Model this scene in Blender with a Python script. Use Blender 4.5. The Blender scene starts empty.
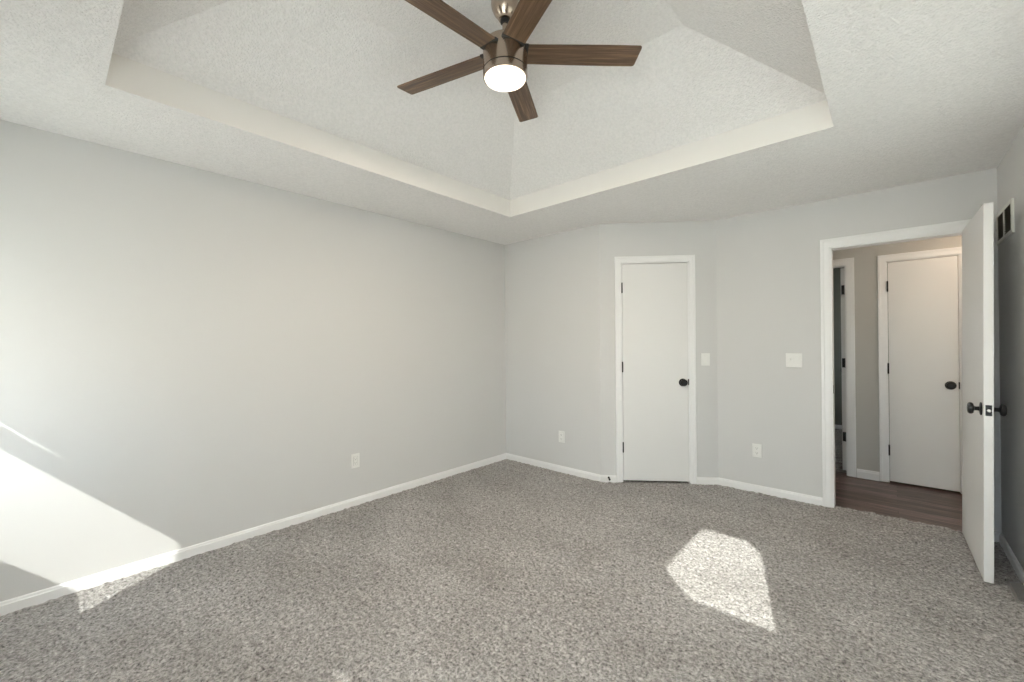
import bpy, bmesh, math, random
from math import sin, cos, pi, sqrt
from mathutils import Vector, Matrix
import numpy as np

random.seed(4)
S = bpy.context.scene
C = S.collection

# ------------------------------------------------------------------ camera
cd = bpy.data.cameras.new('camera')
cd.sensor_width = 36.0
cd.lens = 36.0 * 418.5 / 1024.0
cd.clip_start = 0.02
cam = bpy.data.objects.new('camera', cd)
C.objects.link(cam)
_F = Vector((-0.66854426, 0.74365703, 0.00477421))
_R = Vector((0.7436245, 0.66856029, -0.00705279))
_U = Vector((0.0084367, 0.00116488, 0.99996373))
M4 = Matrix((_R, _U, -_F)).transposed().to_4x4()
M4.translation = Vector((3.2531, -3.5057, 1.3176))
cam.matrix_world = M4
S.camera = cam

# ------------------------------------------------------------------ light and exposure
S.view_settings.view_transform = 'Standard'
S.view_settings.look = 'None'
S.view_settings.gamma = 1.0
S.view_settings.use_curve_mapping = False
S.view_settings.exposure = 0.34
SKY = 12.3
SUN = 6.6
w = bpy.data.worlds.new('sky'); S.world = w
w.use_nodes = True
wn = w.node_tree.nodes; wl = w.node_tree.links
bg = wn['Background']
bg.inputs['Color'].default_value = (0.93, 0.97, 1.0, 1)
bg.inputs['Strength'].default_value = SKY
# overcast-bright sky above, sunlit ground below the horizon
tc = wn.new('ShaderNodeTexCoord'); sp = wn.new('ShaderNodeSeparateXYZ'); rp = wn.new('ShaderNodeValToRGB')
wl.new(tc.outputs['Generated'], sp.inputs[0]); 
mm = wn.new('ShaderNodeMapRange'); mm.inputs['From Min'].default_value = -0.1; mm.inputs['From Max'].default_value = 0.1
wl.new(sp.outputs['Z'], mm.inputs['Value']); wl.new(mm.outputs[0], rp.inputs[0])
rp.color_ramp.elements[0].color = (1.0, 0.985, 0.94, 1)
rp.color_ramp.elements[1].color = (0.78, 0.88, 0.98, 1)
wl.new(rp.outputs[0], bg.inputs['Color'])

SD = Vector((-0.654, 1.0, -1.015)).normalized()
sl = bpy.data.lights.new('sun', 'SUN'); sl.energy = SUN; sl.angle = 0.0093
sl.color = (1.0, 0.97, 0.91)
so = bpy.data.objects.new('sun', sl); C.objects.link(so)
so.rotation_euler = SD.to_track_quat('-Z', 'Y').to_euler()
so.location = (6, -8, 8)

cy = S.cycles
cy.max_bounces = 12; cy.diffuse_bounces = 9; cy.glossy_bounces = 4; cy.transmission_bounces = 6
cy.sample_clamp_indirect = 6.0
cy.use_denoising = True
cy.caustics_reflective = False; cy.caustics_refractive = False

# ------------------------------------------------------------------ materials
MATS = {}
def mat(name, col, rough=0.6, metal=0.0, spec=0.5):
    m = bpy.data.materials.new(name); m.use_nodes = True
    b = m.node_tree.nodes['Principled BSDF']
    b.inputs['Base Color'].default_value = (*col, 1)
    b.inputs['Roughness'].default_value = rough
    b.inputs['Metallic'].default_value = metal
    b.inputs['Specular IOR Level'].default_value = spec
    MATS[name] = m
    return m
def nt(m): return m.node_tree.nodes, m.node_tree.links, m.node_tree.nodes['Principled BSDF']
def texco(m, scale=(1, 1, 1), kind='Object'):
    n, l, b = nt(m)
    t = n.new('ShaderNodeTexCoord'); mp = n.new('ShaderNodeMapping')
    mp.inputs['Scale'].default_value = scale
    l.new(t.outputs[kind], mp.inputs[0])
    return mp.outputs[0]
def noise(m, vec, scale, detail=3, rough=0.5):
    n, l, b = nt(m)
    t = n.new('ShaderNodeTexNoise'); t.inputs['Scale'].default_value = scale
    t.inputs['Detail'].default_value = detail; t.inputs['Roughness'].default_value = rough
    l.new(vec, t.inputs['Vector'])
    return t.outputs['Fac']
def ramp(m, fac, stops):
    n, l, b = nt(m)
    r = n.new('ShaderNodeValToRGB')
    while len(r.color_ramp.elements) < len(stops): r.color_ramp.elements.new(0.5)
    for e, (p, c) in zip(r.color_ramp.elements, stops):
        e.position = p; e.color = (*c, 1)
    l.new(fac, r.inputs[0])
    return r.outputs[0]
def bump(m, h, strength, dist):
    n, l, b = nt(m)
    bp = n.new('ShaderNodeBump'); bp.inputs['Strength'].default_value = strength
    bp.inputs['Distance'].default_value = dist
    l.new(h, bp.inputs['Height']); l.new(bp.outputs[0], b.inputs['Normal'])
def mix(m, a, b_, fac, mode='MULTIPLY'):
    n, l, b = nt(m)
    x = n.new('ShaderNodeMix'); x.data_type = 'RGBA'; x.blend_type = mode
    if isinstance(fac, float): x.inputs['Factor'].default_value = fac
    else: l.new(fac, x.inputs['Factor'])
    l.new(a, x.inputs['A']); l.new(b_, x.inputs['B'])
    return x.outputs['Result']

wall_m = mat('grey_wall_paint', (0.652, 0.648, 0.642), 0.75, spec=0.25)
v = texco(wall_m); bump(wall_m, noise(wall_m, v, 90, 4), 0.12, 0.002)

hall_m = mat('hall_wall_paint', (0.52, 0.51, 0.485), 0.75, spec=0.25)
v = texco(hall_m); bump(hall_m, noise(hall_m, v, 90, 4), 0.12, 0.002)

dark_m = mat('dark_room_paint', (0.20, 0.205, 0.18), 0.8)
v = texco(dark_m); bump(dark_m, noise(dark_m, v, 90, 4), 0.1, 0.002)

ceil_m = mat('popcorn_ceiling', (0.80, 0.795, 0.78), 0.95, spec=0.1)
v = texco(ceil_m)
n_, l_, b_ = nt(ceil_m)
vo = n_.new('ShaderNodeTexVoronoi'); vo.inputs['Scale'].default_value = 105; l_.new(v, vo.inputs['Vector'])
na = noise(ceil_m, v, 60, 5, 0.7)
ad = n_.new('ShaderNodeMath'); ad.operation = 'SUBTRACT'; l_.new(na, ad.inputs[0])
ml = n_.new('ShaderNodeMath'); ml.operation = 'MULTIPLY'; ml.inputs[1].default_value = 0.6
l_.new(vo.outputs['Distance'], ml.inputs[0]); l_.new(ml.outputs[0], ad.inputs[1])
bump(ceil_m, ad.outputs[0], 0.75, 0.008)
l_.new(ramp(ceil_m, na, [(0.25, (0.80, 0.79, 0.785)), (0.6, (0.905, 0.893, 0.885))]), b_.inputs['Base Color'])  # low grains darker: popcorn self-shadow put into the colour

carpet_m = mat('flecked_carpet', (0.3, 0.28, 0.26), 1.0, spec=0.05)
v = texco(carpet_m)
n_, l_, b_ = nt(carpet_m)
f1 = noise(carpet_m, v, 78, 3, 0.7)
f2 = noise(carpet_m, v, 34, 3, 0.6)
big = noise(carpet_m, texco(carpet_m, (0.9, 1.5, 1)), 1.7, 3, 0.55)
c1 = ramp(carpet_m, f1, [(0.32, (0.10, 0.092, 0.088)), (0.45, (0.38, 0.36, 0.348)), (0.58, (0.56, 0.538, 0.523)), (0.74, (0.84, 0.82, 0.80))])
c2 = ramp(carpet_m, f2, [(0.34, (0.62, 0.61, 0.60)), (0.60, (1.0, 1.0, 1.0))])
c3 = ramp(carpet_m, big, [(0.34, (0.80, 0.79, 0.78)), (0.62, (1.0, 1.0, 1.0))])
l_.new(mix(carpet_m, mix(carpet_m, c1, c2, 1.0), c3, 1.0), b_.inputs['Base Color'])
b_.inputs['Sheen Weight'].default_value = 0.2
b_.inputs['Sheen Roughness'].default_value = 0.6
bump(carpet_m, f1, 1.0, 0.016)

wood_m = mat('hall_floor_planks', (0.2, 0.14, 0.12), 0.35)
v = texco(wood_m)
n_, l_, b_ = nt(wood_m)
br = n_.new('ShaderNodeTexBrick'); l_.new(v, br.inputs['Vector'])
br.inputs['Scale'].default_value = 1.0; br.inputs['Brick Width'].default_value = 1.1
br.inputs['Row Height'].default_value = 0.075; br.inputs['Mortar Size'].default_value = 0.0016
br.offset = 0.37
br.inputs['Color1'].default_value = (0.075, 0.046, 0.040, 1); br.inputs['Color2'].default_value = (0.185, 0.125, 0.110, 1)
br.inputs['Mortar'].default_value = (0.03, 0.02, 0.018, 1); br.inputs['Bias'].default_value = -0.1
g = noise(wood_m, texco(wood_m, (3, 70, 1)), 1.0, 5, 0.7)
gr = ramp(wood_m, g, [(0.40, (0.30, 0.27, 0.27)), (0.60, (1.6, 1.55, 1.55))])
l_.new(mix(wood_m, br.outputs['Color'], gr, 1.0), b_.inputs['Base Color'])

trim_m = mat('white_trim_paint', (0.86, 0.86, 0.86), 0.35)
door_m = mat('white_door_paint', (0.79, 0.785, 0.775), 0.42)
v = texco(door_m, (14, 14, 1.2)); bump(door_m, noise(door_m, v, 6, 3), 0.05, 0.002)
plate_m = mat('white_plastic', (0.82, 0.82, 0.80), 0.3)
gap_m = mat('grey_gap', (0.45, 0.45, 0.44), 0.6)
slot_m = mat('dark_slot', (0.03, 0.03, 0.03), 0.6)
sock_m = mat('socket_slot_grey', (0.30, 0.30, 0.29), 0.6)
black_m = mat('black_metal', (0.006, 0.006, 0.007), 0.34, 0.0, 0.35)
rubber_m = mat('black_rubber', (0.02, 0.02, 0.02), 0.7)
grille_m = mat('olive_duct', (0.05, 0.048, 0.03), 0.7)
vent_m = mat('vent_white_paint', (0.72, 0.72, 0.68), 0.45)
reg_m = mat('register_grey_metal', (0.27, 0.26, 0.25), 0.5, 0.2)
nickel_m = mat('brushed_nickel', (0.44, 0.365, 0.30), 0.24, 1.0)
v = texco(nickel_m, (1, 1, 260)); bump(nickel_m, noise(nickel_m, v, 3, 2), 0.06, 0.001)
chrome_m = mat('bright_latch', (0.75, 0.75, 0.74), 0.2, 1.0)

blade_m = mat('walnut_blade', (0.12, 0.07, 0.045), 0.42)
v1 = texco(blade_m, (2.2, 55, 20)); v2 = texco(blade_m, (7, 300, 60))
n_, l_, b_ = nt(blade_m)
g1 = noise(blade_m, v1, 1.0, 4, 0.6); g2 = noise(blade_m, v2, 1.0, 4, 0.7)
ca = ramp(blade_m, g1, [(0.3, (0.075, 0.042, 0.024)), (0.5, (0.14, 0.082, 0.047)), (0.72, (0.29, 0.175, 0.10))])
cb = ramp(blade_m, g2, [(0.35, (0.42, 0.40, 0.38)), (0.62, (1.2, 1.2, 1.2))])
l_.new(mix(blade_m, ca, cb, 1.0), b_.inputs['Base Color'])
bump(blade_m, g2, 0.15, 0.001)

def emis(name, col, strength, base=(0.8, 0.8, 0.8)):
    m = mat(name, base, 0.4); n, l, b = nt(m)
    b.inputs['Emission Color'].default_value = (*col, 1); b.inputs['Emission Strength'].default_value = strength
    return m
lens_m = emis('lit_frosted_lens', (1.0, 0.88, 0.72), 1.7)
riser_m = mat('smooth_riser_paint', (0.85, 0.83, 0.80), 0.8, spec=0.1)
hall_lamp_m = emis('lit_hall_glass', (1.0, 0.76, 0.54), 23.0)

def shade_cloth(name, frac, tr):
    m = bpy.data.materials.new(name); m.use_nodes = True
    n = m.node_tree.nodes; l = m.node_tree.links
    n.remove(n['Principled BSDF'])
    d1 = n.new('ShaderNodeBsdfDiffuse'); d1.inputs[0].default_value = (0.8, 0.8, 0.78, 1)
    t1 = n.new('ShaderNodeBsdfTranslucent'); t1.inputs[0].default_value = (tr, tr, tr * 0.97, 1)
    mx = n.new('ShaderNodeMixShader'); mx.inputs[0].default_value = frac
    l.new(d1.outputs[0], mx.inputs[1]); l.new(t1.outputs[0], mx.inputs[2]); l.new(mx.outputs[0], n['Material Output'].inputs[0])
    return m
shade_m = shade_cloth('sheer_shade_cloth', 0.37, 0.85)
lined_m = shade_cloth('lined_shade_cloth', 0.6, 0.9)

glass_m = bpy.data.materials.new('window_glass'); glass_m.use_nodes = True
n = glass_m.node_tree.nodes; l = glass_m.node_tree.links
n.remove(n['Principled BSDF'])
t1 = n.new('ShaderNodeBsdfTransparent'); t1.inputs[0].default_value = (0.94, 0.96, 0.95, 1)
g1_ = n.new('ShaderNodeBsdfGlossy'); g1_.inputs['Roughness'].default_value = 0.02
fr = n.new('ShaderNodeMixShader'); fr.inputs[0].default_value = 0.04
l.new(t1.outputs[0], fr.inputs[1]); l.new(g1_.outputs[0], fr.inputs[2]); l.new(fr.outputs[0], n['Material Output'].inputs[0])

# dimming screen added in front of the narrow window, thins all the light through it
screen_m = bpy.data.materials.new('dimming_screen'); screen_m.use_nodes = True
n = screen_m.node_tree.nodes; l = screen_m.node_tree.links
n.remove(n['Principled BSDF'])
t1 = n.new('ShaderNodeBsdfTransparent'); d1 = n.new('ShaderNodeBsdfDiffuse'); d1.inputs[0].default_value = (0.03, 0.03, 0.03, 1)
fr = n.new('ShaderNodeMixShader'); fr.inputs[0].default_value = 0.30
l.new(t1.outputs[0], fr.inputs[1]); l.new(d1.outputs[0], fr.inputs[2]); l.new(fr.outputs[0], n['Material Output'].inputs[0])

# ------------------------------------------------------------------ mesh helpers
def bx(bm, x0, x1, y0, y1, z0, z1, bevel=0.0, mi=0, M=None, seg=2):
    vs = [bm.verts.new((x, y, z)) for z in (z0, z1) for x, y in ((x0, y0), (x1, y0), (x1, y1), (x0, y1))]
    fs = [bm.faces.new([vs[i] for i in q]) for q in ((3, 2, 1, 0), (4, 5, 6, 7), (0, 1, 5, 4), (1, 2, 6, 5), (2, 3, 7, 6), (3, 0, 4, 7))]
    for f in fs: f.material_index = mi
    geo = vs
    if bevel > 0:
        ed = list({e for f in fs for e in f.edges})
        r = bmesh.ops.bevel(bm, geom=ed, offset=bevel, segments=seg, affect='EDGES', profile=0.5)
        geo = list({v for f in r['faces'] for v in f.verts} | {v for v in vs if v.is_valid})
        for f in r['faces']: f.material_index = mi
    if M is not None:
        bmesh.ops.transform(bm, matrix=M, verts=[v for v in geo if v.is_valid])
    return geo
def lathe(bm, prof, n=48, M=None, mi=0, cap=True):
    """profile of (radius, height) turned round the z axis"""
    rings = []
    new = []
    for r, z in prof:
        if r < 1e-6:
            v = bm.verts.new((0, 0, z)); rings.append([v]); new.append(v)
        else:
            ring = [bm.verts.new((r * cos(2 * pi * i / n), r * sin(2 * pi * i / n), z)) for i in range(n)]
            rings.append(ring); new += ring
    for a, b in zip(rings, rings[1:]):
        for i in range(n):
            j = (i + 1) % n
            if len(a) == 1 and len(b) == 1: continue
            if len(a) == 1: f = bm.faces.new((a[0], b[j], b[i]))
            elif len(b) == 1: f = bm.faces.new((a[i], a[j], b[0]))
            else: f = bm.faces.new((a[i], a[j], b[j], b[i]))
            f.material_index = mi; f.smooth = True
    if cap:
        for ring in (rings[0], rings[-1]):
            if len(ring) > 1:
                f = bm.faces.new(ring); f.material_index = mi
    if M is not None: bmesh.ops.transform(bm, matrix=M, verts=new)
    return new
def prism(bm, poly, z0, z1, mi=0):
    a = [bm.verts.new((x, y, z0)) for x, y in poly]; b = [bm.verts.new((x, y, z1)) for x, y in poly]
    fs = [bm.faces.new(a[::-1]), bm.faces.new(b)]
    k = len(poly)
    for i in range(k): fs.append(bm.faces.new((a[i], a[(i + 1) % k], b[(i + 1) % k], b[i])))
    for f in fs: f.material_index = mi
    return a + b
def obj(name, bm, ms, parent=None, M=None, sharp=True):
    bmesh.ops.recalc_face_normals(bm, faces=bm.faces[:])
    me = bpy.data.meshes.new(name); bm.to_mesh(me); bm.free()
    for m in (ms if isinstance(ms, (list, tuple)) else [ms]): me.materials.append(m)
    o = bpy.data.objects.new(name, me); C.objects.link(o)
    if parent: o.parent = parent
    if M is not None: o.matrix_local = M
    if any(p.use_smooth for p in me.polygons):
        try: me.set_sharp_from_angle(angle=math.radians(38))
        except Exception: pass
    return o
def tag(o, label=None, cat=None, group=None, kind=None):
    if label: o['label'] = label
    if cat: o['category'] = cat
    if group: o['group'] = group
    if kind: o['kind'] = kind
    return o
def empty(name, M):
    o = bpy.data.objects.new(name, None); o.empty_display_size = 0.05; C.objects.link(o)
    o.matrix_world = M
    return o
def T(x, y, z): return Matrix.Translation((x, y, z))
def RZ(a): return Matrix.Rotation(a, 4, 'Z')
def RX(a): return Matrix.Rotation(a, 4, 'X')
def RY(a): return Matrix.Rotation(a, 4, 'Y')

# ------------------------------------------------------------------ plan (metres; back-left corner is the origin, room towards -y)
H = 2.44
CA = (1.2228, 0.0); CB = (2.0759, 0.6393)          # closet wall ends
Y3 = 0.6393; XR = 3.7902; YF = -4.08
YH = 1.72                                          # far hall wall
WT = 0.115
ang = math.atan2(CB[1] - CA[1], CB[0] - CA[0]); LC = math.hypot(CB[0] - CA[0], CB[1] - CA[1])

def frame_M(x, y, a): return T(x, y, 0) @ RZ(a)

def wall(name, M, length, openings=(), t=WT, s0=0.0, h=H + 0.02, m=wall_m, z0=-0.03):
    """a wall along local x, its face on y=0, its body on +y, cut by openings (s0, s1, z0, z1)"""
    bm = bmesh.new()
    cuts = sorted(openings)
    x = s0
    for a, b, za, zb in cuts:
        if a > x: bx(bm, x, a, 0, t, z0, h)
        if za > z0: bx(bm, a, b, 0, t, z0, za)
        if zb < h: bx(bm, a, b, 0, t, zb, h)
        x = b
    if length > x: bx(bm, x, length, 0, t, z0, h)
    bmesh.ops.remove_doubles(bm, verts=bm.verts[:], dist=1e-5)
    o = obj(name, bm, m, M=M)
    return tag(o, kind='structure')

# openings
CLO = (0.196, 0.816, -0.03, 2.067)                   # closet door opening (along closet wall)
DOO = (2.925, 3.658, -0.03, 2.062)                   # room door opening, world x
# room shell -- left wall has its face on x=0, body towards -x
wall('wall_left', frame_M(0, -4.3, pi / 2), 4.3 + 1.9)
wall('wall_back', frame_M(0, 0, 0), CA[0] + 0.0)
wall('wall_closet', frame_M(CA[0], CA[1], ang), LC, [CLO], t=0.10)
wall('wall_doorway', frame_M(0, Y3, 0), 4.75, [DOO], s0=CB[0])
wall('wall_right', frame_M(XR, Y3 + 0.01, -pi / 2), Y3 + 4.3, [(1.20, 2.60, 0.66, 2.12), (2.70, 4.32, 1.30, 2.50)])
W1 = (0.20, 0.83, 0.66, 2.12); W2 = (2.39, 3.77, 0.66, 2.12)
# front wall: local x runs towards -x, so openings are mirrored
wall('wall_front', frame_M(3.95, YF, pi), 3.95, [(3.95 - W2[1], 3.95 - W2[0], W2[2], W2[3]), (3.95 - W1[1], 3.95 - W1[0], W1[2], W1[3])], t=0.14)
# hall and the dark room behind it
HDO = (3.243, 3.714, -0.03, 2.058)                   # narrow hall door
DDO = (2.14, 2.952, -0.03, 2.062)                    # doorway to the dark room
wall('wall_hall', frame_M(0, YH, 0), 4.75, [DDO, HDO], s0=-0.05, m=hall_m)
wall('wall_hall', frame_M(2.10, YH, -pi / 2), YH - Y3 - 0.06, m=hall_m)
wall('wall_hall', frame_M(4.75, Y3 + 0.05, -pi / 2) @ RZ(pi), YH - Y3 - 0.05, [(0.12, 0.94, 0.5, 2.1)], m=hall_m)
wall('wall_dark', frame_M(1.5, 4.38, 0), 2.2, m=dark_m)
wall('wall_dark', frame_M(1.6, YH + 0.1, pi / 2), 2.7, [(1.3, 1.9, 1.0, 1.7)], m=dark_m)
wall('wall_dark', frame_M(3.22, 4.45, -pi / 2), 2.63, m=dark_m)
# closet box behind the hall door and its back
wall('wall_linen', frame_M(3.15, YH + 0.62, 0), 0.75, m=hall_m, s0=0.05)
wall('wall_linen', frame_M(3.80, YH + 0.72, -pi / 2), 0.62, m=hall_m)

# ------------------------------------------------------------------ ceiling with the raised tray
TX0, TX1 = 0.757, 3.050
TY1, TY0 = -0.745, -3.336
RH = 2.591; FZ = 2.95; IN = 0.57
bm = bmesh.new()
def rect(x0, x1, y0, y1, z): return [bm.verts.new(p) for p in ((x0, y0, z), (x1, y0, z), (x1, y1, z), (x0, y1, z))]
r0 = rect(-0.15, XR + 0.012, -4.23, 0.70, H)
r1 = rect(TX0, TX1, TY0, TY1, H)
r2 = rect(TX0, TX1, TY0, TY1, RH)
r3 = rect(TX0 + IN, TX1 - IN, TY0 + IN, TY1 - IN, FZ)
for a, b, mi_ in ((r0, r1, 0), (r1, r2, 1), (r2, r3, 0)):
    for i in range(4):
        bm.faces.new((a[i], a[(i + 1) % 4], b[(i + 1) % 4], b[i])).material_index = mi_
bm.faces.new(r3)
ceil_o = tag(obj('ceiling', bm, [ceil_m, riser_m]), kind='structure')
for p in ceil_o.data.polygons: p.use_smooth = False
sm = ceil_o.modifiers.new('thickness', 'SOLIDIFY'); sm.thickness = 0.04
# keep the room side where it is: grow outwards (upwards)
sm.offset = 1.0 if ceil_o.data.polygons[0].normal.z > 0 else -1.0

bm = bmesh.new(); bx(bm, -0.15, 4.95, 0.70, 4.6, H, H + 0.05)
tag(obj('ceiling', bm, ceil_m), kind='structure')

# ------------------------------------------------------------------ floors
def carpet(name, x0, x1, y0, y1, step, amp, seed):
    rng = np.random.default_rng(seed)
    nx = int((x1 - x0) / step) + 1; ny = int((y1 - y0) / step) + 1
    X, Y = np.meshgrid(np.linspace(x0, x1, nx), np.linspace(y0, y1, ny))
    Z = rng.normal(0, 1, X.shape)
    k = np.array([0.25, 0.5, 0.25])
    for ax in (0, 1):
        Z = np.apply_along_axis(lambda r: np.convolve(r, k, 'same'), ax, Z)
    Z = Z / Z.std() * amp
    Z = np.clip(Z, -2.2 * amp, 2.2 * amp)
    X = X + rng.normal(0, step * 0.25, X.shape); Y = Y + rng.normal(0, step * 0.25, Y.shape)
    V = np.stack([X, Y, Z], -1).reshape(-1, 3)
    i = np.arange(nx * ny).reshape(ny, nx)
    Q = np.stack([i[:-1, :-1], i[:-1, 1:], i[1:, 1:], i[1:, :-1]], -1).reshape(-1, 4)
    me = bpy.data.meshes.new(name)
    me.vertices.add(len(V)); me.vertices.foreach_set('co', V.ravel())
    me.loops.add(Q.size); me.loops.foreach_set('vertex_index', Q.ravel())
    me.polygons.add(len(Q)); me.polygons.foreach_set('loop_start', np.arange(0, Q.size, 4))
    me.update(calc_edges=True)
    me.materials.append(carpet_m)
    o = bpy.data.objects.new(name, me); C.objects.link(o)
    return tag(o, kind='structure')
carpet('floor', -0.02, 3.83, -4.12, 0.716, 0.0085, 0.0026, 1)
carpet('floor', 1.5, 3.22, YH + 0.09, 4.40, 0.03, 0.003, 2)
bm = bmesh.new(); bx(bm, 1.0, 4.8, 0.705, YH + 0.75, -0.03, -0.001)
tag(obj('floor', bm, wood_m), kind='structure')
bm = bmesh.new(); bx(bm, -0.3, 5.0, -4.4, 4.7, -0.10, -0.035)
tag(obj('floor_slab', bm, wall_m), kind='structure')

# ------------------------------------------------------------------ skirting
def skirt_bm(bm, L, h=0.066, t=0.013):
    prof = [(0, 0), (-t, 0), (-t, h * 0.74), (-t * 0.72, h * 0.80), (-t * 0.62, h * 0.93), (-t * 0.35, h), (0, h)]
    a = [bm.verts.new((0, y, z)) for y, z in prof]; b = [bm.verts.new((L, y, z)) for y, z in prof]
    bm.faces.new(a[::-1]); bm.faces.new(b)
    k = len(prof)
    for i in range(k): bm.faces.new((a[i], a[(i + 1) % k], b[(i + 1) % k], b[i]))
def baseboard(name, M, s0, s1, h=0.066):
    bm = bmesh.new(); skirt_bm(bm, s1 - s0, h)
    return tag(obj(name, bm, trim_m, M=M @ T(s0, 0, -0.002)), kind='structure')
CS0, CS1 = 0.141, 0.873                            # closet casing outer edges
DC0, DC1 = 2.853, 3.722                            # room door casing outer edges
baseboard('baseboard_left', frame_M(0, -4.3, pi / 2), 0.22, 4.3)
baseboard('baseboard_back', frame_M(0, 0, 0), 0, CA[0] + 0.004)
baseboard('baseboard_closet', frame_M(CA[0], CA[1], ang), -0.003, CS0)
baseboard('baseboard_closet', frame_M(CA[0], CA[1], ang), CS1, LC + 0.003)
baseboard('baseboard_doorway', frame_M(0, Y3, 0), CB[0] - 0.003, DC0)
baseboard('baseboard_doorway', frame_M(0, Y3, 0), DC1, XR)
baseboard('baseboard_right', frame_M(XR, Y3, -pi / 2), 0, Y3 - YF)
baseboard('baseboard_front', frame_M(XR, YF, pi), 0, XR)
baseboard('baseboard_hall', frame_M(0, YH, 0), 3.018, 3.182, 0.085)
baseboard('baseboard_hall', frame_M(0, YH, 0), 3.778, 4.62, 0.085)
baseboard('baseboard_dark', frame_M(1.6, 4.38, 0), 0, 1.6)

# ------------------------------------------------------------------ door surrounds
def casing(name, M, a0, a1, b0, b1, ztop_in, ztop_out, jamb_depth, sides=(True, True), t=0.016):
    """a0/b1 outer edges, a1/b0 inner edges of the two side boards; jamb lines the opening"""
    bm = bmesh.new()
    def board(x0, x1, z0, z1, outer):
        bx(bm, x0, x1, -t * 0.62, 0.0, z0, z1, 0.0015)
    wv = a1 - a0
    bb = wv * 0.36
    # flat inner band and a thicker outer band
    board(a0, a1, 0, ztop_out, 0); board(b0, b1, 0, ztop_out, 0); board(a1 - 0.001, b0 + 0.001, ztop_in, ztop_out, 0)
    bx(bm, a0 + 0.0004, a0 + bb, -t, -0.001, 0, ztop_out - 0.0004, 0.003)
    bx(bm, b1 - bb, b1 - 0.0004, -t, -0.001, 0, ztop_out - 0.0004, 0.003)
    bx(bm, a0 + bb - 0.004, b1 - bb + 0.004, -t, -0.001, ztop_out - bb, ztop_out - 0.0006, 0.003)
    # jambs lining the opening
    j = 0.012
    bx(bm, a1 - 0.004, a1 + j, -0.001, jamb_depth, 0, ztop_in + 0.003, 0.001)
    bx(bm, b0 - j, b0 + 0.004, -0.001, jamb_depth, 0, ztop_in + 0.003, 0.001)
    bx(bm, a1 - 0.004, b0 + 0.004, -0.001, jamb_depth, ztop_in + 0.002 - j, ztop_in + 0.003, 0.001)
    return tag(obj(name, bm, trim_m, M=M), kind='structure')
MC = frame_M(CA[0], CA[1], ang)
M3 = frame_M(0, Y3, 0)
MH = frame_M(0, YH, 0)
cas1 = casing('trim_1', MC, CS0, CS0 + 0.053, 0.820, CS1, 2.069, 2.124, 0.10)
cas2 = casing('trim_2', M3, DC0, 2.914, 3.661, DC1, 2.056, 2.124, WT)
cas3 = casing('trim_3', MH, 3.184, 3.240, 3.717, 3.776, 2.054, 2.112, WT)
cas4 = casing('trim_4', MH, 2.07, 2.135, 2.951, 3.014, 2.062, 2.120, WT)
# back of the room doorway, seen only from the hall
casing('trim_5', frame_M(0, Y3 + WT, 0) @ RZ(0) @ Matrix.Scale(-1, 4, (0, 1, 0)), DC0, 2.914, 3.661, DC1, 2.056, 2.124, 0.001)

# ------------------------------------------------------------------ doors
def hinge(parent, M, z, side=-1):
    bm = bmesh.new()
    bx(bm, -0.004, 0.004, -0.010, 0.002, z - 0.045, z + 0.045, 0.0012)
    lathe(bm, [(0.0001, z - 0.051), (0.0045, z - 0.049), (0.006, z - 0.045), (0.006, z + 0.045), (0.0045, z + 0.049), (0.0001, z + 0.051)], 12, T(0, -0.010, 0))
    return obj('hinge', bm, black_m, parent, M)
def knob(parent, M, name='door_knob'):
    """a round knob whose axis is local -y; its rosette is a sub-part"""
    R = RX(pi / 2) @ Matrix.Diagonal((1.1, 1.1, 0.80, 1.0))
    bm = bmesh.new()
    lathe(bm, [(0.0115, 0.006), (0.0105, 0.014), (0.0095, 0.024), (0.0105, 0.032), (0.0165, 0.037), (0.0235, 0.038), (0.0280, 0.044),
               (0.0290, 0.0515), (0.0275, 0.059), (0.022, 0.0645), (0.012, 0.0665), (0.009, 0.0655), (0.0, 0.0655)], 32, R)
    k = obj(name, bm, black_m, parent, M)
    bm = bmesh.new()
    lathe(bm, [(0.0325, 0.0), (0.0328, 0.003), (0.031, 0.0055), (0.025, 0.0075), (0.014, 0.009), (0.0, 0.009)], 32, R)
    obj('rosette', bm, black_m, k)
    return k
def leaf(name, M, wd, z0, z1, th=0.035):
    """door leaf along local x from 0 (hinge side), face on y=0, body on +y"""
    bm = bmesh.new(); bx(bm, 0, wd, 0, th, z0, z1, 0.0018)
    o = obj(name, bm, door_m, M=M)
    return tag(o, kind='structure')

# closet door: hinges on its left, knob on its right
d1 = leaf('door_1', MC @ T(0.2085, -0.004, 0), 0.5965, 0.020, 2.052)
tag(d1, 'closed white slab door in the angled wall, black knob at its right edge', 'door')
for z in (1.829, 1.084, 0.331): hinge(d1, T(-0.003, -0.001, 0), z)
knob(d1, T(0.546, 0, 0.940))
bm = bmesh.new(); bx(bm, 0.594, 0.603, -0.0015, 0.02, 0.915, 0.972, 0.001); obj('latch_plate', bm, black_m, d1)

# room door: hinged at the right jamb, swung into the room close to the right wall
DA = -pi / 2 + 0.013
# the leaf hangs slightly out of plumb
d2 = leaf('door_2', T(3.630, 0.640, 2.05) @ RY(0.0075) @ T(0, 0, -2.05) @ RZ(DA), 0.768, 0.014, 2.052, 0.038)
tag(d2, 'open white slab door swung back beside the right wall, black knobs on both faces', 'door')
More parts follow.
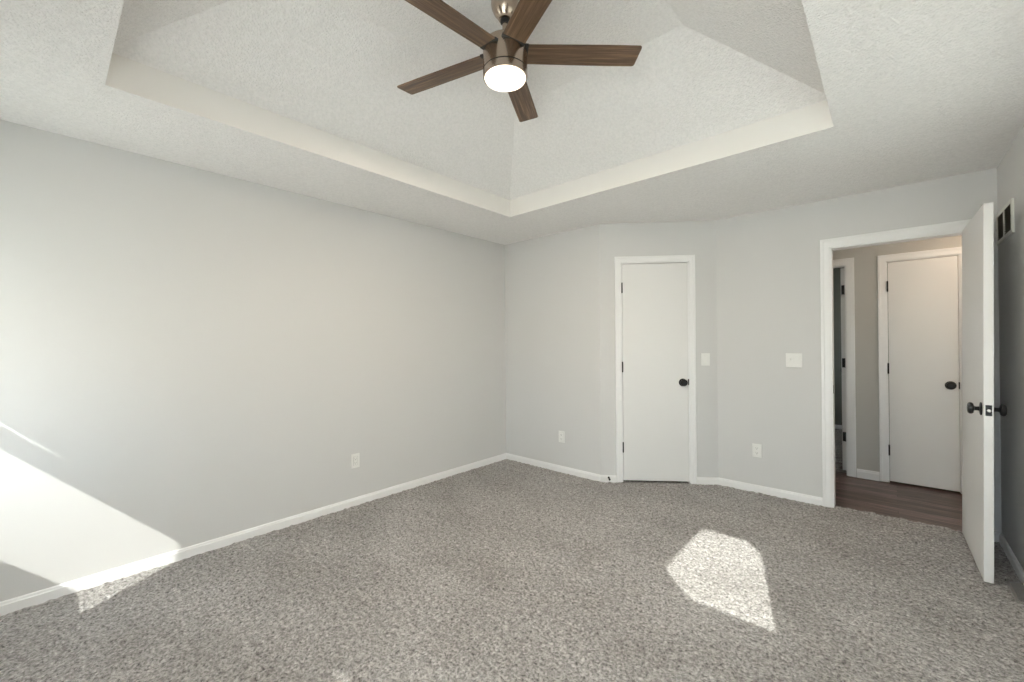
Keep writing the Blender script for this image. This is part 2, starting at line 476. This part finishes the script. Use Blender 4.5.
# local: +x towards the free edge, face y=0 is world -x?  (body on local +y = world +x)
Mk = Matrix.Identity(4)
knob(d2, T(0.707, 0, 0.938))
knob(d2, T(0.707, 0.038, 0.938) @ RZ(pi))
bm = bmesh.new()
bx(bm, 0.767, 0.7705, 0.007, 0.031, 0.908, 0.966, 0.001)
lp = obj('latch_plate', bm, black_m, d2)
bm = bmesh.new(); lathe(bm, [(0.0085, 0), (0.0085, 0.008), (0.004, 0.012), (0, 0.012)], 20, T(0.7705, 0.019, 0.937) @ RY(pi / 2))
obj('latch_bolt', bm, chrome_m, lp)
for z in (1.83, 1.06, 0.31): hinge(d2, T(0.0, 0.03, 0) @ RZ(pi / 2), z)

# narrow hall door
d3 = leaf('door_3', MH @ T(3.2550, -0.003, 0), 0.4465, 0.016, 2.040)
tag(d3, 'closed narrow white door seen across the hall, oval black knob near its right edge', 'door')
for z in (1.818, 1.058, 0.302): hinge(d3, T(-0.003, -0.001, 0), z)
knob(d3, T(0.396, 0, 0.924))
bm = bmesh.new(); bx(bm, 0.443, 0.4515, -0.0015, 0.02, 0.895, 0.955, 0.001); obj('latch_plate', bm, black_m, d3)

# door of the dark room, standing open inside it
d4 = leaf('door_4', T(2.936, YH + 0.12, 0) @ RZ(pi / 2), 0.76, 0.020, 2.045)
tag(d4, 'white door standing open inside the dark room across the hall, edge-on', 'door')
for z in (1.827, 1.095, 0.356):
    bm = bmesh.new(); bx(bm, -0.004, 0.001, 0.002, 0.030, z - 0.046, z + 0.046, 0.001)
    lathe(bm, [(0.0001, z - 0.05), (0.006, z - 0.046), (0.006, z + 0.046), (0.0001, z + 0.05)], 12, T(-0.006, 0.004, 0))
    obj('hinge', bm, black_m, d4)
knob(d4, T(0.70, 0.035, 0.985) @ RZ(pi))
# strike plate set in the jamb of the room doorway, part of that frame
bm = bmesh.new(); bx(bm, 2.925, 2.9275, 0.006, 0.034, 0.900, 0.965, 0.0008)
obj('strike_plate', bm, black_m, cas2)

# ------------------------------------------------------------------ windows behind the camera
def window(name, wo, x0, x1, z0, z1, rail0, rail1, shade_z, cloth):
    """double-hung window in the front wall; shade drawn down over the upper sash"""
    yi, yo = YF - 0.001, YF - 0.04
    bm = bmesh.new()
    # frame round the opening
    wo0, wo1 = wo[0], wo[1]
    bx(bm, wo0 - 0.001, x0, yo, yi, W1[2] - 0.001, W1[3] + 0.001)
    bx(bm, x1, wo1 + 0.001, yo, yi, W1[2] - 0.001, W1[3] + 0.001)
    bx(bm, x0, x1, yo, yi, W1[2] - 0.001, z0)
    bx(bm, x0, x1, yo, yi, z1, W1[3] + 0.001)
    o = tag(obj(name, bm, trim_m), kind='structure')
    bm = bmesh.new(); bx(bm, x0, x1, yo, yi - 0.0, rail0, rail1); obj('meeting_rail', bm, trim_m, o)
    bm = bmesh.new(); bx(bm, x0, x1, yo + 0.014, yo + 0.018, z0, z1); obj('pane', bm, glass_m, o)
    bm = bmesh.new(); bx(bm, x0, x1, yo - 0.006, yo - 0.002, shade_z[0], z1)
    for v_ in bm.verts:                                  # the cloth hangs a little askew
        if v_.co.z < z1 - 0.01 and v_.co.x > (x0 + x1) / 2: v_.co.z = shade_z[1]
    obj('shade', bm, cloth, o)
    if x1 < 1.5:                                         # added dimming screen over the lower sash
        bm = bmesh.new(); vs = [bm.verts.new((x, yo - 0.015, z)) for x, z in ((x0 - 0.02, z0 - 0.02), (x1 + 0.02, z0 - 0.02), (x1 + 0.02, rail0 + 0.07), (x0 - 0.02, rail0 + 0.07))]
        bm.faces.new(vs); obj('dimming_screen', bm, screen_m, o)
    bm = bmesh.new(); bx(bm, max(0.001, wo0 - 0.05), min(XR - 0.001, wo1 + 0.05), YF - 0.001, YF + 0.016, W1[3], W1[3] + 0.06, 0.002)
    obj('head_casing', bm, trim_m, o)
    return o
window('window_1', W1, 0.262, 0.757, 0.696, 2.08, 1.281, 1.363, (1.4195, 1.398), lined_m)
window('window_2', W2, 2.462, 3.74, 0.696, 2.08, 1.281, 1.363, (1.427, 1.412), lined_m)

# added opening high in the right wall, shaped to cast the floor sun patch
patch = [(2.252, -0.418), (2.549, -0.417), (2.653, -0.535), (2.745, -0.849), (2.869, -1.302), (2.472, -1.305), (2.261, -1.094)]
s = (-0.654, 1.0, -1.015)
XW = XR + 0.008
hole = []
for px_, py_ in patch:
    t = (XW - px_) / 0.654
    hole.append((py_ - t, 1.015 * t))
oy0, oy1, oz0, oz1 = Y3 + 0.01 - 4.32, Y3 + 0.01 - 2.70, 1.30, 2.441
bm = bmesh.new()
def side_ring(x):
    """sheet between the rectangle and the seven-sided light: each outline point joined round the light"""
    inn = [bm.verts.new((x, y, z)) for y, z in hole]
    cy_ = sum(h[0] for h in hole) / 7; cz_ = sum(h[1] for h in hole) / 7
    ring = []
    for y, z in hole:
        dy, dz = y - cy_, z - cz_
        k = min(((oy1 if dy > 0 else oy0) - cy_) / dy if abs(dy) > 1e-6 else 9, ((oz1 if dz > 0 else oz0) - cz_) / dz if abs(dz) > 1e-6 else 9)
        ring.append((cy_ + dy * k, cz_ + dz * k))
    out = [bm.verts.new((x, y, z)) for y, z in ring]
    for i in range(7):
        j = (i + 1) % 7
        f = [out[i], out[j], inn[j], inn[i]]
        (ya, za), (yb, zb) = ring[i], ring[j]
        onv_a = min(abs(ya - oy0), abs(ya - oy1)) < 1e-6; onv_b = min(abs(yb - oy0), abs(yb - oy1)) < 1e-6
        if onv_a != onv_b:                       # the rectangle's corner lies between these two
            f.insert(1, bm.verts.new((x, ya if onv_a else yb, zb if onv_a else za)))
        bm.faces.new(f)
    return out, inn
o1, i1 = side_ring(XW - 0.004); o2, i2 = side_ring(XW + 0.006)
for i in range(7):
    bm.faces.new((i1[i], i1[(i + 1) % 7], i2[(i + 1) % 7], i2[i]))
w3 = tag(obj('sun_patch_window', bm, trim_m), kind='structure')
bm = bmesh.new()
bx(bm, XW + 0.008, XW + 0.011, oy0 + 0.05, oy1 - 0.05, oz0 + 0.02, oz1 - 0.01)
obj('pane', bm, glass_m, w3)

# added shaft outside that opening: passes the sun, blocks most of the sky
bm = bmesh.new()
sh = Vector((0.654, -1.0, 1.015)).normalized()
cyy = sum(h[0] for h in hole) / 7; czz = sum(h[1] for h in hole) / 7
rings = []
for d, k in ((0.0, 1.02), (1.5, 1.06), (1.5, 1.20), (0.0, 1.16)):
    rings.append([bm.verts.new((XW + 0.02 + sh.x * d, cyy + (y - cyy) * k + sh.y * d, czz + (z - czz) * k + sh.z * d)) for y, z in hole])
for a, b in zip(rings, rings[1:] + rings[:1]):
    for i in range(7): bm.faces.new((a[i], a[(i + 1) % 7], b[(i + 1) % 7], b[i]))
obj('sky_baffle', bm, slot_m, w3)
# added shaded window in the right wall, unseen, for fill daylight
bm = bmesh.new()
wy0, wy1 = Y3 + 0.01 - 2.60, Y3 + 0.01 - 1.20
for a in ((wy0 - 0.001, wy0 + 0.04, 0.659, 2.121), (wy1 - 0.04, wy1 + 0.001, 0.659, 2.121), (wy0, wy1, 0.659, 0.70), (wy0, wy1, 2.08, 2.121), (wy0, wy1, 1.36, 1.40)):
    bx(bm, XR + 0.03, XR + 0.07, *a)
w5 = tag(obj('fill_window_4', bm, trim_m), kind='structure')
bm = bmesh.new(); bx(bm, XR + 0.048, XR + 0.052, wy0 + 0.03, wy1 - 0.03, 0.69, 2.09); obj('pane', bm, glass_m, w5)
bm = bmesh.new(); bx(bm, XR + 0.018, XR + 0.022, wy0 + 0.002, wy1 - 0.002, 0.662, 2.118); obj('shade', bm, shade_m, w5)

def fill_window(name, x, y0, y1, z0, z1):
    bm = bmesh.new()
    for a in ((y0, y0 + 0.035, z0, z1), (y1 - 0.035, y1, z0, z1), (y0, y1, z0, z0 + 0.035), (y0, y1, z1 - 0.035, z1), (y0, y1, (z0 + z1) / 2 - 0.018, (z0 + z1) / 2 + 0.018)):
        bx(bm, x - 0.02, x + 0.02, *a)
    o = tag(obj(name, bm, trim_m), kind='structure')
    bm = bmesh.new(); bx(bm, x - 0.002, x + 0.002, y0 + 0.03, y1 - 0.03, z0 + 0.03, z1 - 0.03); obj('pane', bm, glass_m, o)
    return o
w5e = fill_window('fill_window_5', 4.69, Y3 + 0.17, Y3 + 0.99, 0.5, 2.1)  # added unseen window at the hall end, brings daylight into the hall
bm = bmesh.new(); bx(bm, 4.655, 4.659, Y3 + 0.17, Y3 + 0.99, 0.5, 2.1); obj('shade', bm, shade_cloth('dimming_cloth', 0.22, 0.8), w5e)  # added cloth that dims this window
fill_window('fill_window_6', 1.54, YH + 1.4, YH + 2.0, 1.0, 1.7)  # added unseen window that lifts the dark room a little

# daylight portals (they only guide sampling towards the openings)
def portal(x, y, z, sx, sz, rot):
    L = bpy.data.lights.new('portal', 'AREA'); L.shape = 'RECTANGLE'; L.size = sx; L.size_y = sz
    L.cycles.is_portal = True
    o = bpy.data.objects.new('portal', L); C.objects.link(o); o.location = (x, y, z); o.rotation_euler = rot
portal(4.83, Y3 + 0.58, 1.3, 1.6, 0.82, (0, pi / 2, 0))
portal(1.40, YH + 1.7, 1.35, 0.7, 0.6, (0, -pi / 2, 0))
portal(0.515, YF - 0.15, 1.38, 0.7, 1.5, (-pi / 2, 0, 0))
portal(3.08, YF - 0.15, 1.38, 1.42, 1.5, (-pi / 2, 0, 0))
portal(XR + 0.13, (wy0 + wy1) / 2, 1.39, 1.46, 1.4, (0, pi / 2, 0))
portal(XR + 0.13, (oy0 + oy1) / 2, (oz0 + oz1) / 2, oz1 - oz0, oy1 - oy0, (0, pi / 2, 0))

# ------------------------------------------------------------------ ceiling fan
FX, FY = 1.904, -2.040
fan = tag(empty('ceiling_fan', T(FX, FY, FZ)), 'five-bladed brown wood and nickel ceiling fan with its round light on', 'ceiling fan')
def flocal(prof): return [(r, z - FZ) for r, z in prof]
bm = bmesh.new()
lathe(bm, flocal([(0.066, FZ), (0.066, 2.936), (0.062, 2.915), (0.052, 2.893), (0.040, 2.877), (0.031, 2.868), (0.030, 2.862), (0.024, 2.860), (0.0, 2.860)]), 48)
obj('canopy', bm, nickel_m, fan)
bm = bmesh.new()
lathe(bm, flocal([(0.021, 2.861), (0.021, 2.846), (0.017, 2.842), (0.0, 2.842)]), 32)
obj('downrod_collar', bm, rubber_m, fan)
bm = bmesh.new()
lathe(bm, flocal([(0.0125, 2.862), (0.0125, 2.78), (0.020, 2.776), (0.024, 2.755), (0.024, 2.735), (0.0, 2.735)]), 32)
obj('downrod', bm, nickel_m, fan)
bm = bmesh.new()
lathe(bm, flocal([(0.0, 2.752), (0.060, 2.752), (0.094, 2.746), (0.103, 2.738), (0.1055, 2.728), (0.1055, 2.6165), (0.0, 2.6165)]), 72)
obj('motor_housing', bm, nickel_m, fan)
bm = bmesh.new()
lathe(bm, flocal([(0.0, 2.6115), (0.1055, 2.6115), (0.1055, 2.586), (0.104, 2.581), (0.1005, 2.580), (0.0, 2.582)]), 72)
lk = obj('light_kit', bm, nickel_m, fan)
bm = bmesh.new()
lathe(bm, flocal([(0.0, 2.618), (0.1025, 2.618), (0.1025, 2.610), (0.0, 2.610)]), 72)
obj('seam_ring', bm, rubber_m, fan)
bm = bmesh.new()
lathe(bm, flocal([(0.0, 2.584), (0.098, 2.584), (0.0985, 2.579), (0.096, 2.574), (0.087, 2.570), (0.06, 2.567), (0.03, 2.566), (0.0, 2.566)]), 64)
obj('light_lens', bm, lens_m, lk)
TH = 0.8312; RB = 0.658; PIT = -0.1515
bbm = bmesh.new()
pts_r = [(0.085, 0.0545), (0.12, 0.055)]
# blade outline in local (x along the blade, y across), rounded tip corners
wr, wt = 0.0552, 0.060
top = [(0.088, wr), (0.30, wr + 0.0015), (0.50, wt - 0.001), (RB - 0.012, wt)]
cor = [(RB - 0.012 + 0.012 * sin(a), wt - 0.012 + 0.012 * cos(a)) for a in (0.4, 0.8, 1.2, pi / 2)]
out = top + cor
out = out + [(x, -y) for x, y in reversed(out)]
prism(bbm, out, -0.0035, 0.0035)
bmesh.ops.bevel(bbm, geom=[e for e in bbm.edges if abs(e.verts[0].co.z - e.verts[1].co.z) < 1e-6], offset=0.0015, segments=2, affect='EDGES')
bmesh.ops.recalc_face_normals(bbm, faces=bbm.faces[:])
bme = bpy.data.meshes.new('blade'); bbm.to_mesh(bme); bbm.free(); bme.materials.append(blade_m)
ibm = bmesh.new()
bx(ibm, 0.085, 0.1078, -0.0560, 0.0560, -0.0048, 0.0060, 0.001)  # dark sleeve standing in for the shadow gap where blade meets housing
ime = bpy.data.meshes.new('blade_gap_shade'); 
bmesh.ops.recalc_face_normals(ibm, faces=ibm.faces[:]); ibm.to_mesh(ime); ibm.free(); ime.materials.append(rubber_m)
for k in range(5):
    a = TH + k * 2 * pi / 5
    b = bpy.data.objects.new('blade', bme); C.objects.link(b); b.parent = fan
    b.matrix_local = T(0, 0, 2.6975 - FZ) @ RZ(a) @ RY(-0.0451) @ RX(PIT)
    c = bpy.data.objects.new('blade_gap_shade', ime); C.objects.link(c); c.parent = b
# warm light from the lamp in the fan
pl = bpy.data.lights.new('fan_lamp', 'AREA'); pl.shape = 'DISK'; pl.size = 0.19; pl.energy = 23.0; pl.color = (1.0, 0.84, 0.64)
po = bpy.data.objects.new('fan_lamp', pl); C.objects.link(po); po.location = (FX, FY, 2.560)

# ------------------------------------------------------------------ hall lamp (out of the picture, lights the hall wall)
hl = tag(empty('hall_lamp', T(3.95, 1.20, H)), 'round frosted flush lamp on the hall ceiling', 'ceiling lamp')
bm = bmesh.new(); lathe(bm, [(0.15, 0.0), (0.15, -0.018), (0.135, -0.022), (0.0, -0.022)], 48); obj('lamp_base', bm, nickel_m, hl)
bm = bmesh.new(); lathe(bm, [(0.132, -0.022), (0.128, -0.045), (0.10, -0.068), (0.05, -0.080), (0.0, -0.082)], 48, cap=False); obj('lamp_glass', bm, hall_lamp_m, hl)

# ------------------------------------------------------------------ wall plates (local: plate in the xz plane, front towards -y)
def outlet(M, label, square=False):
    t = tag(empty('electrical_outlet', M), label, 'power outlet')
    bm = bmesh.new(); bx(bm, -0.036, 0.036, -0.006, 0, -0.058, 0.058, 0.0028); obj('cover_plate', bm, plate_m, t)
    if square:
        bm = bmesh.new(); bx(bm, -0.0185, 0.0185, -0.0063, -0.0055, -0.0355, 0.0355); obj('insert_gap', bm, gap_m, t)
    for zc in (-0.0175, 0.0175) if square else (-0.021, 0.021):
        bm = bmesh.new()
        hz = 0.0172 if square else 0.0145
        bx(bm, -0.0165, 0.0165, -0.0082 if square else -0.0078, -0.0055, zc - hz, zc + hz, 0.0015 if square else 0.003)
        s_ = obj('socket', bm, plate_m, t)
        bm = bmesh.new()
        bx(bm, -0.0082, -0.0058, -0.0084, -0.0074, zc - 0.002, zc + 0.0065)
        bx(bm, 0.0058, 0.0082, -0.0084, -0.0074, zc - 0.002, zc + 0.0065)
        lathe(bm, [(0.0032, 0.0), (0.0032, 0.001), (0, 0.001)], 12, T(0, -0.0074, zc - 0.008) @ RX(pi / 2))
        obj('slot', bm, sock_m, s_)
    bm = bmesh.new(); lathe(bm, [(0.0032, 0), (0.003, 0.001), (0, 0.0012)], 12, T(0, -0.0058, 0) @ RX(pi / 2)); obj('screw', bm, plate_m, t)
    return t
outlet(frame_M(0.773, 0, 0) @ T(0, 0, 0.360), 'white outlet low on the wall between the room corner and the angled closet wall')
outlet(frame_M(2.393, Y3, 0) @ T(0, 0, 0.365), 'white outlet low on the wall between closet and open doorway, below the double switch')
outlet(frame_M(0, -1.817, pi / 2) @ T(0, 0, 0.364), 'white outlet low on the long blank wall that the sunlight falls on', True)
def switch(M, wd, rockers, label):
    t = tag(empty('light_switch', M), label, 'light switch')
    bm = bmesh.new(); bx(bm, -wd / 2, wd / 2, -0.006, 0, -0.058, 0.058, 0.0028); obj('cover_plate', bm, plate_m, t)
    for xc, kind in rockers:
        bm = bmesh.new()
        if kind == 'rocker':
            bx(bm, -0.0165, 0.0165, -0.0090, -0.004, -0.0335, 0.0335, 0.002, M=T(xc, 0, 0) @ RX(0.05))
            obj('rocker', bm, plate_m, t)
        else:
            bx(bm, -0.0045, 0.0045, -0.021, -0.004, -0.008, 0.008, 0.002, M=T(xc, 0, 0.004) @ RX(-0.35))
            obj('toggle', bm, plate_m, t)
    for xc, _ in rockers:
        for zc in (-0.046, 0.046):
            bm = bmesh.new(); lathe(bm, [(0.003, 0), (0.0028, 0.001), (0, 0.0012)], 10, T(xc, -0.0058, zc) @ RX(pi / 2)); obj('screw', bm, plate_m, t)
    return t
s_c = math.hypot(1.992 - CA[0], 0.577)
switch(MC @ T(s_c, 0, 1.154), 0.078, [(0, 'rocker')], 'single white switch on the narrow strip of wall beside the closet door')
switch(frame_M(2.670, Y3, 0) @ T(0, 0, 1.158), 0.115, [(-0.023, 'toggle'), (0.023, 'rocker')], 'double white switch plate beside the open doorway')

# ------------------------------------------------------------------ air vent on the right wall
MR = frame_M(XR, 0, -pi / 2)          # local x = world -y, front = local -y = world -x
vt = tag(empty('air_vent', MR @ T(-0.377, 0, 2.022)), 'white framed air vent with two dark grilles high on the wall beyond the open door', 'air vent')
bm = bmesh.new()
VW, VH = 0.222, 0.098
for a in ((-VW, VW, VH - 0.022, VH), (-VW, VW, -VH, -VH + 0.022), (-VW, -VW + 0.022, -VH + 0.02, VH - 0.02), (VW - 0.022, VW, -VH + 0.02, VH - 0.02), (-0.011, 0.011, -VH + 0.02, VH - 0.02)):
    bx(bm, a[0], a[1], -0.012, 0, a[2], a[3], 0.002)
obj('vent_frame', bm, vent_m, vt)
for sx in (-1, 1):
    bm = bmesh.new()
    c0 = sx * 0.1055
    bx(bm, c0 - 0.094, c0 + 0.094, -0.002, 0.0, -0.078, 0.078, mi=0)
    for k in range(11):
        zc = -0.070 + k * 0.014
        bx(bm, c0 - 0.0945, c0 + 0.0945, -0.0065, 0.0065, -0.0006, 0.0006, M=T(0, -0.0055, zc) @ RX(-0.75), mi=0)
    obj('grille', bm, grille_m, vt)
for sx in (-1, 1):
    bm = bmesh.new(); lathe(bm, [(0.004, 0), (0.0038, 0.0015), (0, 0.002)], 12, T(sx * (VW - 0.011), -0.0118, 0) @ RX(pi / 2)); obj('screw', bm, grille_m, vt)

# ------------------------------------------------------------------ door stop on the closet skirting
ds = tag(empty('door_stop', MC @ T(0.069, -0.013, 0.045)), 'tiny black door stop on the baseboard beside the closet door', 'door stop')
bm = bmesh.new(); lathe(bm, [(0.010, 0), (0.010, 0.003), (0.006, 0.005), (0, 0.005)], 20, RX(pi / 2)); obj('base', bm, black_m, ds)
bm = bmesh.new()
pr = []
for k in range(25): pr.append((0.0050 if k % 2 else 0.0036, 0.004 + k * 0.0019))
pr.append((0, pr[-1][1])); lathe(bm, pr, 16, RX(pi / 2)); obj('spring', bm, black_m, ds)
bm = bmesh.new(); lathe(bm, [(0.0, 0.049), (0.0085, 0.049), (0.0095, 0.053), (0.0095, 0.060), (0.007, 0.064), (0, 0.065)], 20, RX(pi / 2)); obj('tip', bm, rubber_m, ds)

# ------------------------------------------------------------------ floor register behind the open door
fr_ = tag(empty('floor_register', T(3.752, -0.140, 0.0)), 'small metal floor register on the carpet beside the baseboard, past the open door', 'floor vent')
bm = bmesh.new()
for a in ((-0.034, 0.034, 0.118, 0.130), (-0.034, 0.034, -0.130, -0.118), (-0.034, -0.022, -0.12, 0.12), (0.022, 0.034, -0.12, 0.12)):
    bx(bm, a[0], a[1], a[2], a[3], 0.0, 0.012, 0.002)
obj('register_frame', bm, reg_m, fr_)
bm = bmesh.new()
bx(bm, -0.023, 0.023, -0.119, 0.119, 0.0, 0.004)
bx(bm, -0.036, 0.034, 0.1315, 0.1395, 0.0, 0.009)
obj('duct', bm, slot_m, fr_)
bm = bmesh.new()
for k in range(15):
    bx(bm, -0.023, 0.023, -0.001, 0.001, -0.004, 0.004, M=T(0, -0.112 + 0.016 * k, 0.007) @ RX(0.5))
obj('louvres', bm, reg_m, fr_)
